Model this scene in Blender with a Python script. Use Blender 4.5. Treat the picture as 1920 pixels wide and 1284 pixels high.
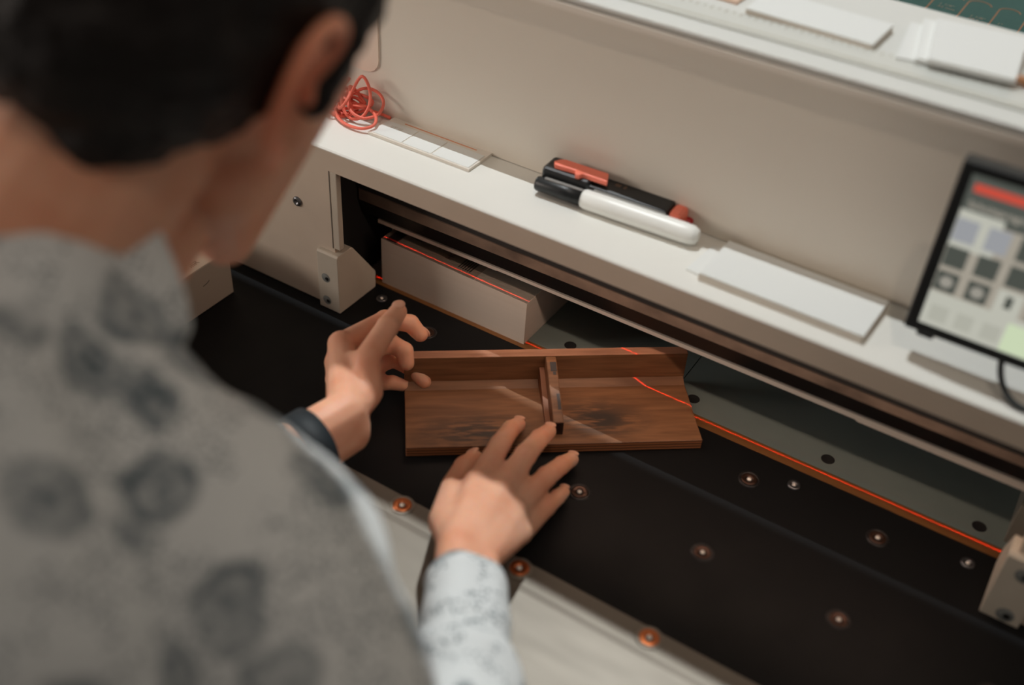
import bpy, bmesh, math, random
from mathutils import Vector, Matrix, noise
random.seed(7)
for o in list(bpy.data.objects): bpy.data.objects.remove(o)
SC = bpy.context.scene
COL = SC.collection
PI = math.pi

# ------------------------------------------------------------------ camera
CAM_LOC = Vector((0.46893, -0.53261, 0.55115))
CAM_R = Vector((0.84411858, 0.53339851, 0.05431251))
CAM_U = Vector((-0.3742201, 0.5135934, 0.77212766))
CAM_F = Vector((-0.3839572, 0.67209214, -0.63314218))
cd = bpy.data.cameras.new('camera'); cam = bpy.data.objects.new('camera', cd); COL.objects.link(cam)
M = Matrix((CAM_R, CAM_U, -CAM_F)).transposed().to_4x4(); M.translation = CAM_LOC
cam.matrix_world = M
cd.sensor_width = 36.0; cd.lens = 37.916; cd.clip_start = 0.01
cd.dof.use_dof = True; cd.dof.focus_distance = 0.835; cd.dof.aperture_fstop = 2.5
SC.camera = cam

# ------------------------------------------------------------------ world, lamps, exposure
w = bpy.data.worlds.new('world'); SC.world = w; w.use_nodes = True
bg = w.node_tree.nodes['Background']; bg.inputs[0].default_value = (1.0, 0.87, 0.76, 1)
_N, _L = w.node_tree.nodes, w.node_tree.links                       # dim room: bright ceiling, darker towards the aisle in front
_tc = _N.new('ShaderNodeTexCoord'); _sx = _N.new('ShaderNodeSeparateXYZ'); _L.new(_tc.outputs['Generated'], _sx.inputs[0])
_mz = _N.new('ShaderNodeMapRange'); _mz.inputs[1].default_value = -.2; _mz.inputs[2].default_value = .8; _mz.inputs[3].default_value = .05; _mz.inputs[4].default_value = .45; _L.new(_sx.outputs['Z'], _mz.inputs[0])
_my = _N.new('ShaderNodeMapRange'); _my.inputs[1].default_value = -.9; _my.inputs[2].default_value = .1; _my.inputs[3].default_value = .40; _my.inputs[4].default_value = 1.0; _L.new(_sx.outputs['Y'], _my.inputs[0])
_mm = _N.new('ShaderNodeMath'); _mm.operation = 'MULTIPLY'; _L.new(_mz.outputs[0], _mm.inputs[0]); _L.new(_my.outputs[0], _mm.inputs[1]); _L.new(_mm.outputs[0], bg.inputs[1])
def lamp(name, loc, power, radius, color):
    l = bpy.data.lights.new(name, 'POINT'); l.energy = power; l.shadow_soft_size = radius; l.color = color
    o = bpy.data.objects.new(name, l); COL.objects.link(o); o.location = loc; return o
lamp('ceiling_lamp_light', (-0.25, 0.14, 2.00), 86, 0.0010, (.94, .985, 1.0))           # steep, over the ledge
lamp('rear_lamp_light', (0.05, 0.645, 2.20), 160, 0.0030, (0.97, 1.0, 1.0))               # behind the machine, on wrists and front plate
lamp('room_lamp_light', (0.70, -0.72, 2.00), 16, 0.02, (1.0, 0.82, 0.66))
wl = bpy.data.lights.new('left_fill_light', 'AREA'); wl.shape = 'RECTANGLE'; wl.size = 1.0; wl.size_y = .7; wl.energy = 29; wl.color = (1.0, .87, .77)
wo = bpy.data.objects.new('left_fill_light', wl); COL.objects.link(wo); wo.location = (-2.2, -1.5, .78)             # soft fill light added from the left, no known source
wo.rotation_euler = (Vector((0.20, 0.05, 0.08))-wo.location).to_track_quat('-Z', 'Y').to_euler()
sl = bpy.data.lights.new('machine_lamp_light', 'AREA'); sl.shape = 'RECTANGLE'; sl.size = .45; sl.size_y = .004; sl.energy = .18; sl.color = (1.0, .70, .53)
so = bpy.data.objects.new('machine_lamp_light', sl); COL.objects.link(so); so.location = (.295, .0200, .1365)      # lamp strip tucked under the ledge
SC.view_settings.view_transform = 'Standard'; SC.view_settings.look = 'None'
SC.view_settings.exposure = 0.0; SC.view_settings.gamma = 1.0; SC.view_settings.use_curve_mapping = False

# ------------------------------------------------------------------ helpers
def lin(c):
    return tuple(((x/255)/12.92 if x/255 <= .04045 else ((x/255+.055)/1.055)**2.4) for x in c)
MATS = {}
def mat(name, rgb, rough=.5, metal=0.0, emit=0.0, spec=.5, linear=False):
    if name in MATS: return MATS[name]
    m = bpy.data.materials.new(name); m.use_nodes = True; b = m.node_tree.nodes['Principled BSDF']
    c = tuple(rgb) if linear else lin(rgb)
    b.inputs['Base Color'].default_value = (*c, 1); b.inputs['Roughness'].default_value = rough
    b.inputs['Metallic'].default_value = metal; b.inputs['Specular IOR Level'].default_value = spec
    if emit:
        b.inputs['Emission Color'].default_value = (*c, 1); b.inputs['Emission Strength'].default_value = emit
    MATS[name] = m; return m
def nt(m): return m.node_tree.nodes, m.node_tree.links, m.node_tree.nodes['Principled BSDF']
def noisy(m, scale, amount, dark, stretch=(1, 1, 1), detail=4, bump=0.0, rough_var=0.0, bscale=None):
    N, L, b = nt(m)
    tc = N.new('ShaderNodeTexCoord'); mp = N.new('ShaderNodeMapping'); mp.inputs['Scale'].default_value = stretch
    L.new(tc.outputs['Object'], mp.inputs[0])
    n = N.new('ShaderNodeTexNoise'); n.inputs['Scale'].default_value = scale; n.inputs['Detail'].default_value = detail
    L.new(mp.outputs[0], n.inputs['Vector'])
    mx = N.new('ShaderNodeMix'); mx.data_type = 'RGBA'
    mx.inputs[6].default_value = b.inputs['Base Color'].default_value; mx.inputs[7].default_value = (*lin(dark), 1)
    rp = N.new('ShaderNodeMapRange'); rp.inputs[1].default_value = .35; rp.inputs[2].default_value = .75; rp.inputs[4].default_value = amount
    L.new(n.outputs[0], rp.inputs[0]); L.new(rp.outputs[0], mx.inputs[0]); L.new(mx.outputs[2], b.inputs['Base Color'])
    if bump:
        bp = N.new('ShaderNodeBump'); bp.inputs['Strength'].default_value = bump; bp.inputs['Distance'].default_value = .001
        L.new(n.outputs[0], bp.inputs['Height']); L.new(bp.outputs[0], b.inputs['Normal'])
    if rough_var:
        r2 = N.new('ShaderNodeMapRange'); r0 = b.inputs['Roughness'].default_value
        r2.inputs[3].default_value = r0-rough_var; r2.inputs[4].default_value = r0+rough_var
        L.new(n.outputs[0], r2.inputs[0]); L.new(r2.outputs[0], b.inputs['Roughness'])
    return m

def link(name, bm, m, parent=None, smooth=False):
    me = bpy.data.meshes.new(name); bm.normal_update(); bm.to_mesh(me); bm.free()
    if smooth:
        for p in me.polygons: p.use_smooth = True
    o = bpy.data.objects.new(name, me); COL.objects.link(o)
    for mm in (m if isinstance(m, (list, tuple)) else [m]): me.materials.append(mm)
    if parent is not None:
        o.parent = parent
        o.matrix_parent_inverse = world_of(parent).inverted()
    return o
def world_of(o):
    mw = Matrix.LocRotScale(o.location, o.rotation_euler, o.scale)
    if o.parent: mw = world_of(o.parent) @ o.matrix_parent_inverse @ mw
    return mw
def tag(o, label=None, cat=None, group=None, kind=None):
    if label: o['label'] = label
    if cat: o['category'] = cat
    if group: o['group'] = group
    if kind: o['kind'] = kind
    return o
def thing(name, loc, label, cat, group=None):
    o = bpy.data.objects.new(name, None); COL.objects.link(o); o.location = loc; o.empty_display_size = .02
    return tag(o, label, cat, group)

def add_box(bm, lo, hi, rot=0.0, origin=(0, 0, 0), bevel=0.0):
    """box from lo to hi, turned by rot about z, moved to origin"""
    g = bmesh.ops.create_cube(bm, size=1.0); vs = g['verts']
    for v in vs:
        v.co = Vector([lo[i]+(v.co[i]+.5)*(hi[i]-lo[i]) for i in range(3)])
    if bevel:
        es = list({e for v in vs for e in v.link_edges})
        r = bmesh.ops.bevel(bm, geom=es, offset=bevel, segments=2, affect='EDGES', profile=.5)
        vs = list({v for f in r['faces'] for v in f.verts} | {v for v in vs if v.is_valid})
        seen = set(vs); st = list(vs)
        while st:
            v = st.pop()
            for e in v.link_edges:
                q = e.other_vert(v)
                if q not in seen: seen.add(q); st.append(q)
        vs = list(seen)
    if rot or any(origin):
        R = Matrix.Rotation(rot, 3, 'Z'); O = Vector(origin)
        for v in vs: v.co = R @ v.co + O
    return vs
def box(name, lo, hi, m, parent=None, bevel=0.0, rot=0.0, origin=(0, 0, 0)):
    bm = bmesh.new(); add_box(bm, lo, hi, rot, origin, bevel); return link(name, bm, m, parent)
def add_prism(bm, pts, axis, a, b):
    """closed outline pts (2D, the two other axes in order) extruded along axis from a to b"""
    def P(p, t):
        c = [0, 0, 0]; o = [i for i in range(3) if i != axis]; c[o[0]], c[o[1]] = p; c[axis] = t; return Vector(c)
    A = [bm.verts.new(P(p, a)) for p in pts]; B = [bm.verts.new(P(p, b)) for p in pts]
    n = len(pts)
    bm.faces.new(A); bm.faces.new(B[::-1])
    for i in range(n): bm.faces.new((A[i], B[i], B[(i+1) % n], A[(i+1) % n]))
    bmesh.ops.recalc_face_normals(bm, faces=bm.faces[:])
def bevel_all(bm, off, seg=2, ang=.5):
    es = [e for e in bm.edges if len(e.link_faces) == 2 and e.calc_face_angle(0) > ang]
    bmesh.ops.bevel(bm, geom=es, offset=off, segments=seg, affect='EDGES', profile=.5)
def add_lathe(bm, prof, seg=32, Mx=Matrix.Identity(4)):
    rings = []
    for r, z in prof:
        if r < 1e-7: rings.append([bm.verts.new(Mx @ Vector((0, 0, z)))])
        else: rings.append([bm.verts.new(Mx @ Vector((r*math.cos(2*PI*i/seg), r*math.sin(2*PI*i/seg), z))) for i in range(seg)])
    for A, B in zip(rings, rings[1:]):
        for i in range(seg):
            j = (i+1) % seg
            if len(A) == 1 and len(B) == 1: continue
            if len(A) == 1: bm.faces.new((A[0], B[i], B[j]))
            elif len(B) == 1: bm.faces.new((A[i], A[j], B[0]))
            else: bm.faces.new((A[i], A[j], B[j], B[i]))
def axis_matrix(p, d, up=(0, 0, 1)):
    z = Vector(d).normalized(); u = Vector(up)
    if abs(z.dot(u)) > .98: u = Vector((0, 1, 0))
    x = u.cross(z).normalized(); y = z.cross(x)
    m = Matrix((x, y, z)).transposed().to_4x4(); m.translation = Vector(p); return m
def add_tube(bm, pts, r, seg=10, caps=True):
    pts = [Vector(p) for p in pts]; rings = []; prev = None
    rr = r if isinstance(r, (list, tuple)) else [r]*len(pts)
    for i, p in enumerate(pts):
        t = (pts[min(i+1, len(pts)-1)]-pts[max(i-1, 0)]).normalized()
        if prev is None:
            x = t.orthogonal().normalized()
        else:
            x = (prev - t*prev.dot(t)).normalized()
        prev = x; y = t.cross(x)
        rings.append([bm.verts.new(p+rr[i]*(x*math.cos(2*PI*k/seg)+y*math.sin(2*PI*k/seg))) for k in range(seg)])
    for A, B in zip(rings, rings[1:]):
        for i in range(seg): bm.faces.new((A[i], A[(i+1) % seg], B[(i+1) % seg], B[i]))
    if caps: bm.faces.new(rings[0][::-1]); bm.faces.new(rings[-1])
def catmull(pts, n=8, closed=False):
    pts = [Vector(p) for p in pts]; out = []; N = len(pts)
    for i in range(N if closed else N-1):
        g = (lambda k: pts[k % N]) if closed else (lambda k: pts[max(0, min(N-1, k))])
        a, b, c, d = g(i-1), g(i), g(i+1), g(i+2)
        for k in range(n):
            t = k/n
            out.append(.5*((2*b)+(c-a)*t+(2*a-5*b+4*c-d)*t*t+(3*b-a-3*c+d)*t*t*t))
    if not closed: out.append(pts[-1])
    return out
FONT = None
def text_mesh(name, body, size, Mx, m, parent, extrude=.0001, spacing=1.0):
    cu = bpy.data.curves.new(name, 'FONT'); cu.body = body; cu.size = size; cu.extrude = extrude
    cu.align_x = 'LEFT'; cu.space_character = spacing
    t = bpy.data.objects.new(name+'_tmp', cu); COL.objects.link(t)
    dg = bpy.context.evaluated_depsgraph_get(); me = bpy.data.meshes.new_from_object(t.evaluated_get(dg))
    bpy.data.objects.remove(t); bpy.data.curves.remove(cu)
    me.transform(Mx); me.name = name; me.materials.clear(); me.materials.append(m)
    o = bpy.data.objects.new(name, me); COL.objects.link(o)
    if parent is not None: o.parent = parent; o.matrix_parent_inverse = world_of(parent).inverted()
    return o
def copy_tree(o, parent=None):
    c = o.copy(); COL.objects.link(c)
    if parent is not None: c.parent = parent
    for ch in list(o.children): copy_tree(ch, c)
    return c

# ------------------------------------------------------------------ materials
white = noisy(mat('white_paint', (226, 226, 220), .55), 9, .35, (214, 212, 204))
cream = noisy(mat('white_paint_shaded', (202, 188, 172), .55), 40, .4, (192, 178, 162), bump=.05)  # the ledge's white paint, with shade and warm bounce put into the colour
cream_lip = mat('cream_lip', (247, 232, 216), .5)
greyblock = noisy(mat('block_plastic', (196, 188, 174), .5), 60, .4, (184, 176, 160), bump=.06)
table_m = noisy(mat('table_black', (20, 21, 22), .5, spec=.16), 30, .6, (14, 15, 17), rough_var=.08)
rear_m = noisy(mat('rear_table_grey', (112, 124, 122), .5), 25, .5, (98, 110, 110), rough_var=.05)
alu = noisy(mat('brushed_aluminium', (124, 118, 108), .5, .5), 18, .35, (112, 106, 97), stretch=(1, 5, 1), rough_var=.04, bump=.02)
alu_rim = mat('alu_rim', (140, 133, 123), .45, .5)
stick_m = noisy(mat('cutting_stick', (118, 78, 38), .55), 60, .5, (92, 58, 30), stretch=(.2, 4, 1))
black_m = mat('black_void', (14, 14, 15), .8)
darkgap = mat('dark_steel', (30, 30, 31), .45, .3)
blade_m = noisy(mat('blade_steel', (124, 108, 96), .5, .2), 28, .9, (66, 56, 50), stretch=(1, 1, 1.5), detail=6, rough_var=.12)
bevel_m = mat('blade_bevel', (42, 40, 40), .3, .6)
copper = mat('copper_screw', (214, 128, 82), .33, .9)
bronze = mat('bronze_screw', (78, 56, 46), .32, .7)
steel = mat('screw_steel', (120, 122, 126), .3, .9)
bright = mat('socket_glint', (244, 238, 230), .25, .2)  # near-white, paints the highlight in the middle of each screw
holegrey = mat('hole_shade', (120, 124, 122), .6)
paper_m = noisy(mat('paper_side', (206, 197, 186), .75), 4, .4, (196, 186, 174), stretch=(.3, .3, 60))
papertop_m = noisy(mat('paper_top_print', (106, 98, 88), .7), 60, .5, (94, 86, 76))
papertop_l = mat('paper_top_light', (122, 118, 110), .7)
ink = mat('black_ink', (14, 14, 15), .5)
greyink = mat('grey_ink', (150, 148, 142), .7)
sheet_m = mat('white_card', (222, 225, 223), .6)
sheet_edge = mat('card_edge', (206, 198, 186), .7)

# ------------------------------------------------------------------ the room
tag(box('floor', (-3, -3, -.96), (3.5, 2.6, -.92), noisy(mat('floor_grey', (96, 88, 80), .6), 3, .5, (80, 74, 68))), kind='structure')
tag(box('wall_back', (-3, 2.5, -.92), (3.5, 2.6, 2.1), noisy(mat('wall_warm', (196, 184, 168), .8), 2, .4, (186, 172, 156))), kind='structure')
light_blocker_dark = mat('light_blocker_dark', (60, 56, 52), .7)
tag(box('light_blocker_1', (-1.6, -.12, 1.595), (2.0, .1094, 1.605), light_blocker_dark), kind='structure')     # unseen boards added below the lamps to block and shape their light
tag(box('light_blocker_3', (-1.6, .166, 1.595), (2.0, .355, 1.605), light_blocker_dark), kind='structure')
tag(box('light_blocker_4', (-1.6, -.85, 1.595), (2.0, -.648, 1.605), light_blocker_dark), kind='structure')
tag(box('light_blocker_2', (-1.6, .288, 1.195), (2.0, .60, 1.205), light_blocker_dark), kind='structure')

# ------------------------------------------------------------------ the paper cutter
cut = thing('paper_cutter', (.26, .10, -.02), 'large white guillotine paper cutter with a black screwed table under its white ledge', 'paper cutter')
HY = .0047                                                        # front face of the housing
tp = box('table_plate', (-.42, -.1315, -.02), (1.0, .0515, 0), table_m, cut)
# aluminium plate in front of the table, with a crease along it
bm = bmesh.new(); add_prism(bm, [(-.1315, -.018), (-.1315, .0006), (-.1490, .0006), (-.1506, .0001), (-.1530, -.0006), (-.33, -.0080), (-.33, -.04)], 0, -.42, 1.0)
fp = link('front_plate', bm, alu, cut)
box('cutting_stick', (-.02, .0515, -.012), (.535, .0620, .0002), stick_m, cut)
rt = box('rear_table', (-.03, .0624, -.02), (.2676, .60, 0), rear_m, cut)
box('rear_table', (.2684, .0624, -.02), (.536, .60, 0), rear_m, cut)
box('side_guide', (.5200, .070, .0001), (.540, .50, .035), noisy(mat('guide_grey', (120, 118, 108), .5), 40, .3, (104, 102, 96)), cut)

def screw(name, x, y, z, r, ring_m, parent, rim=None, top=True):
    """countersunk ring, dark groove and a pale socket dot painted as its centre highlight"""
    s = None
    bm = bmesh.new(); T = Matrix.Translation((x, y, z))
    add_lathe(bm, [(r, .0001), (r*.98, .0009), (r*.80, .0011), (r*.55, .0007), (r*.40, .0005), (r*.38, .0001), (0, .0001)], 36, T)
    s = link(name, bm, ring_m, parent, True)
    bm = bmesh.new(); add_lathe(bm, [(r*.38, .0002), (r*.34, .0006), (r*.27, .0004), (0, .0004)], 18, T); link('screw_groove', bm, black_m, s, True)
    if top:
        bm = bmesh.new(); add_lathe(bm, [(r*.28, .0004), (r*.26, .0010), (r*.12, .0013), (0, .0013)], 18, T); link('socket_glint', bm, bright, s, True)
    if rim:
        bm = bmesh.new(); add_lathe(bm, [(r*1.0, .0001), (r*1.02, .0007), (r*1.30, .0007), (r*1.36, 0), (r*1.36, -.001)], 40, T); link('screw_rim', bm, rim, s, True)
    return s
rimdark = mat('screw_rim_dark', (52, 50, 50), .35, .5)
for k in range(-1, 6):
    screw('front_screw', .1677+.0934*k, -.1388, .0006, .0064, copper, fp, alu_rim)
for k in range(-3, 5):
    if k != -3: screw('table_screw', .2600+.0936*k, -.0583, 0, .0058, bronze, tp, rimdark)
    screw('table_screw', .2598+.0936*k, .0222, 0, .0058, bronze, tp, rimdark)
for x, y in ((.0151, .0368), (.3819, .0356), (.5042, .0357)):
    screw('table_bolt', x, y, 0, .0046, steel, tp)
for x, y in ((.0660, .0770), (.1750, .0770), (.2844, .0769), (.3932, .0750), (.5028, .0737)):
    bm = bmesh.new(); add_lathe(bm, [(.0050, .0002), (.0046, .0004), (.0042, .0002), (0, .0002)], 28, Matrix.Translation((x, y, 0))); link('air_hole', bm, black_m, rt, True)

# guide blocks at both ends of the opening
def guide_block(x0, x1, holes):
    bm = bmesh.new()
    add_prism(bm, [(0, .0002), (.047, .0002), (.0476, .006), (.0470, .009), (.0478, .0125), (.0475, .0166), (.0200, .0550), (.0180, .0563), (.0015, .0563), (0, .0548)], 0, x0, x1)
    bevel_all(bm, .0006, 2, .6)
    b = link('guide_block', bm, greyblock, cut)
    for x, z, r in holes:
        Mx = axis_matrix((x, 0, z), (0, -1, 0))
        bm = bmesh.new(); add_lathe(bm, [(r, .00015), (r*.9, .0001), (r*.85, .00025), (0, .00025)], 28, Mx)
        h = link('screw_hole', bm, holegrey, b, True)
        bm = bmesh.new(); add_lathe(bm, [(r*.42, .0003), (r*.36, .0006), (r*.15, .0006), (r*.1, .0004), (0, .0004)], 20, axis_matrix((x+.0012, 0, z-.0005), (0, -1, 0))); link('screw_head', bm, darkgap, h, True)
guide_block(-.0207, .0006, [(-.0125, .0313, .0042), (-.0125, .0090, .0042)])
guide_block(.5200, .5441, [(.5341, .0070, .0056), (.5333, .0440, .0056)])

# housing: front sheet with the opening, ledge, side panels
bm = bmesh.new()
add_box(bm, (-.42, HY, .001), (-.0052, .0155, .130)); add_box(bm, (.5245, HY, .001), (1.0, .0155, .130))
add_box(bm, (-.42, HY, .130), (1.0, .0125, .1475)); add_box(bm, (-.42, .0125, .1445), (1.0, .18, .1475))
hs = link('housing', bm, cream, cut)
bm = bmesh.new(); add_prism(bm, [(HY-.0001, .1466), (HY-.0001, .1474), (HY+.0009, .1485), (.0742, .1485), (.0742, .1474)], 0, -.42, 1.0); link('ledge', bm, white, cut)
bm = bmesh.new(); add_box(bm, (-.0072, HY-.0002, .060), (-.0061, HY+.002, .1300)); link('housing_seam', bm, mat('seam_dark', (104, 96, 86), .7), hs)
box('column', (-.0060, HY-.0001, .0600), (.0002, .0100, .1298), greyblock, cut, .0006)
box('wall_plate', (-.42, .0715, .1490), (1.0, .0742, .2785), noisy(mat('machine_wall', (226, 220, 208), .7), 3, .35, (216, 208, 195)), cut)
up = bmesh.new(); add_box(up, (-.42, .0742, .1486), (1.0, .1990, .2785)); link('upper_housing', up, cream, cut)
bm = bmesh.new(); add_box(bm, (-.42, .0618, .2785), (1.0, .200, .2828)); link('shelf_rail', bm, mat('rail_white', (236, 230, 220), .5), cut)
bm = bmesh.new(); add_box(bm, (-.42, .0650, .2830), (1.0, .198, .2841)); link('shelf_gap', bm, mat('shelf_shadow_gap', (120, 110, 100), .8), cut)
sh = box('shelf', (-.42, .0626, .2841), (1.0, .1990, .2880), noisy(mat('shelf_white', (212, 214, 210), .55), 9, .35, (206, 207, 202)), cut, .0009)
# light cover plate with a rounded corner on the machine wall
bm = bmesh.new(); pts = []
x1, z0, rc = -.0084, .1825, .012
for a in range(7):
    t = -PI/2 + a*PI/12; pts.append((x1-rc+rc*math.cos(t), z0+rc+rc*math.sin(t)))
pts += [(x1, .272), (-.30, .272), (-.30, z0)]
add_prism(bm, pts, 1, .0700, .0716); link('cover_plate', bm, mat('cover_plate_white', (232, 212, 196), .5), cut)
# panel screw
ps = bmesh.new(); add_lathe(ps, [(.0042, 0), (.0040, .0012), (.0028, .0020), (.0016, .0016), (.0012, .0008), (0, .0008)], 24, axis_matrix((-.0408, HY, .0907), (0, -1, 0))); link('panel_screw', ps, steel, hs, True)
# dark inside behind the opening
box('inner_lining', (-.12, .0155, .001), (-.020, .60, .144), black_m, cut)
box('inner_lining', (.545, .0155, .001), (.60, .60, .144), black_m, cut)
box('rear_blocker', (-.12, .60, -.02), (.60, .61, .150), black_m, cut)  # added to keep light out from behind, the real rear is open
box('rear_blocker', (-.12, .18, .1445), (.60, .60, .150), black_m, cut)
box('shaded_carrier', (-.018, .0508, .0897), (.543, .0521, .1440), black_m, cut)  # carrier sheet coloured black to hold the housing's shadow on the blade
# blade: flat brushed face above, ground bevel below with its dark reflection put into the colour, its edge falls to the right
def ze(x): return .0777+x*.0055
bm = bmesh.new()
A = [(-.018, .0566), (.543, .0566)]
vs = []
for x in (-.018, .543):
    e = ze(x); vs.append([bm.verts.new((x, .0522, .144)), bm.verts.new((x, .0522, e)), bm.verts.new((x, .0560, .144)), bm.verts.new((x, .0560, e))])
a, b = vs
for q in ((a[0], a[1], b[1], b[0]), (a[2], b[2], b[3], a[3]), (a[0], b[0], b[2], a[2]), (a[0], a[2], a[3], a[1]), (b[0], b[1], b[3], b[2]), (a[1], a[3], b[3], b[1])): bm.faces.new(q)
bmesh.ops.recalc_face_normals(bm, faces=bm.faces[:])
bl = link('blade', bm, blade_m, cut)
bm = bmesh.new(); vs = []
for x in (-.018, .543):
    e = ze(x); vs.append([bm.verts.new((x, .0522, e)), bm.verts.new((x, .0568, e-.0143)), bm.verts.new((x, .0572, e-.0143)), bm.verts.new((x, .0572, e))])
a, b = vs
for i in range(4): bm.faces.new((a[i], a[(i+1) % 4], b[(i+1) % 4], b[i]))
bm.faces.new(a); bm.faces.new(b[::-1]); bmesh.ops.recalc_face_normals(bm, faces=bm.faces[:])
link('blade_bevel', bm, bevel_m, bl)
# clamp behind the blade, with its pale front lip
bm = bmesh.new()
add_prism(bm, [(-.0092, .0518), (.1080, .0526), (.1095, .0531), (.4030, .0531), (.4050, .0520), (.540, .0518), (.540, .0578), (-.0092, .0553)], 1, .0650, .115)
cl = link('clamp', bm, cream_lip, cut)
box('clamp_body', (-.006, .0720, .0576), (.540, .115, .1440), black_m, cl)
box('clamp_bar', (.010, .0680, .0580), (.540, .0718, .0630), mat('clamp_bar_brown', (74, 62, 54), .5), cl)
bm = bmesh.new(); add_box(bm, (-.0030, .0760, .0001), (.0008, .200, .0520)); link('side_stop', bm, greyblock, cut)

# red cutting-line lamp behind the blade: a line laser that throws a thin fan of red light
ll = bpy.data.lights.new('laser_line_light', 'AREA'); ll.shape = 'RECTANGLE'; ll.size = .54; ll.size_y = .0006; ll.energy = 1.2; ll.color = (1.0, .035, .02); ll.spread = math.radians(.7)
ll.use_nodes = True; _n, _l = ll.node_tree.nodes, ll.node_tree.links; _g = _n.new('ShaderNodeNewGeometry'); _s = _n.new('ShaderNodeSeparateXYZ'); _l.new(_g.outputs['Position'], _s.inputs[0])
_a = _n.new('ShaderNodeMath'); _a.operation = 'MULTIPLY_ADD'; _a.inputs[1].default_value = .001; _a.inputs[2].default_value = .0062; _l.new(_s.outputs[0], _a.inputs[0]); _l.new(_a.outputs[0], _n['Emission'].inputs['Strength'])
lo = bpy.data.objects.new('laser_line_light', ll); COL.objects.link(lo); lo.location = (.262, .0592, .140)
box('lamp_strip', (.068, .0165, .1370), (.522, .0235, .1444), mat('lamp_strip_white', (220, 214, 204), .5), cut)

# ------------------------------------------------------------------ paper stack under the clamp
st = thing('paper_stack', (.0722, .10, 0), 'tall stack of cut cream paper under the clamp, printed black on top', 'paper stack')
bm = bmesh.new()
v = [bm.verts.new(p) for p in ((.0011, .0556, .0003), (.1437, .0556, .0003), (.1437, .155, .0003), (.0011, .155, .0003), (.0011, .0556, .0450), (.1439, .0556, .0413), (.1439, .155, .0413), (.0011, .155, .0450))]
for q in ((0, 3, 2, 1), (4, 5, 6, 7), (0, 1, 5, 4), (1, 2, 6, 5), (2, 3, 7, 6), (3, 0, 4, 7)): bm.faces.new([v[i] for i in q])
link('sheets', bm, paper_m, st)
def on_top(x): return .0450-(x-.0011)*(.0037/.1428)
def top_patch(bm, pts, dz):
    A = [bm.verts.new((x, y, on_top(x)+dz)) for x, y in pts]; B = [bm.verts.new((x, y, on_top(x)+.00001)) for x, y in pts]
    n = len(A); bm.faces.new(A); bm.faces.new(B[::-1])
    for i in range(n): bm.faces.new((A[i], B[i], B[(i+1) % n], A[(i+1) % n]))
    bmesh.ops.recalc_face_normals(bm, faces=bm.faces[:])
bm = bmesh.new(); top_patch(bm, [(.0012, .0558), (.0935, .0558), (.0935, .155), (.0012, .155)], .0002); ts = link('printed_sheet', bm, papertop_m, st)
bm = bmesh.new(); top_patch(bm, [(.0937, .0558), (.1437, .0558), (.1437, .155), (.0937, .155)], .0001); link('plain_sheet', bm, papertop_l, st)
bm = bmesh.new(); top_patch(bm, [(.0052, .0570), (.0150, .0570), (.0150, .110), (.0052, .110)], .0004)
top_patch(bm, [(.0150, .0735)] + [(.0150+.020*math.sin(a*PI/10), .0735-.003*math.sin(a*PI/5)+.006*a/10) for a in range(1, 6)] + [(.035, .110), (.0150, .110)], .0004)
link('black_print', bm, ink, ts)
Mx = Matrix.Translation((.0640, .0655, on_top(.062)+.0004)) @ Matrix.Rotation(PI/2, 4, 'Z')
text_mesh('title_print', 'HO', .0085, Mx, ink, ts, .00005)
bm = bmesh.new()
for k in range(6):
    x = .0738+k*.0022; top_patch(bm, [(x, .0618), (x+.0011, .0618), (x+.0011, .0760), (x, .0760)], .0004)
link('line_print', bm, ink, ts)

# cream ream at the left end of the table
rm = thing('paper_ream', (-.13, -.10, 0), 'cream block of paper standing on the black table below the chin', 'paper stack')
bm = bmesh.new(); add_box(bm, (-.200, -.220, .0003), (-.0894, -.0288, .0420), bevel=.0006); link('sheets', bm, mat('ream_paper', (176, 166, 152), .7), rm)
box('wrapper_top', (-.1995, -.2195, .0420), (-.0899, -.0293, .0423), mat('ream_top', (206, 186, 166), .7), rm)
Mx = Matrix.Translation((-.0955, -.0640, .04235)) @ Matrix.Rotation(PI/2, 4, 'Z')
text_mesh('print', 'IIIR', .0070, Mx, mat('ream_ink', (92, 74, 62), .6), rm, .00005)
bm = bmesh.new(); add_tube(bm, [(-.0893, -.0600, .0245), (-.0893, -.0560, .0250), (-.0893, -.0530, .0265)], .0003, 6); link('scuff', bm, mat('scuff_dark', (84, 82, 78), .8), rm)

# ------------------------------------------------------------------ wooden jig
wood = mat('oiled_wood', (176, 110, 66), .55)
N, L, b = nt(wood)
tc = N.new('ShaderNodeTexCoord'); mp = N.new('ShaderNodeMapping'); mp.inputs['Scale'].default_value = (9, 90, 120); L.new(tc.outputs['Object'], mp.inputs[0])
n1 = N.new('ShaderNodeTexNoise'); n1.inputs['Scale'].default_value = 2.2; n1.inputs['Detail'].default_value = 6; n1.inputs['Distortion'].default_value = .6; L.new(mp.outputs[0], n1.inputs['Vector'])
cr = N.new('ShaderNodeValToRGB'); cr.color_ramp.elements[0].position = .3; cr.color_ramp.elements[0].color = (*lin((112, 75, 48)), 1)
cr.color_ramp.elements[1].position = .72; cr.color_ramp.elements[1].color = (*lin((144, 100, 67)), 1); L.new(n1.outputs[0], cr.inputs[0])
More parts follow.
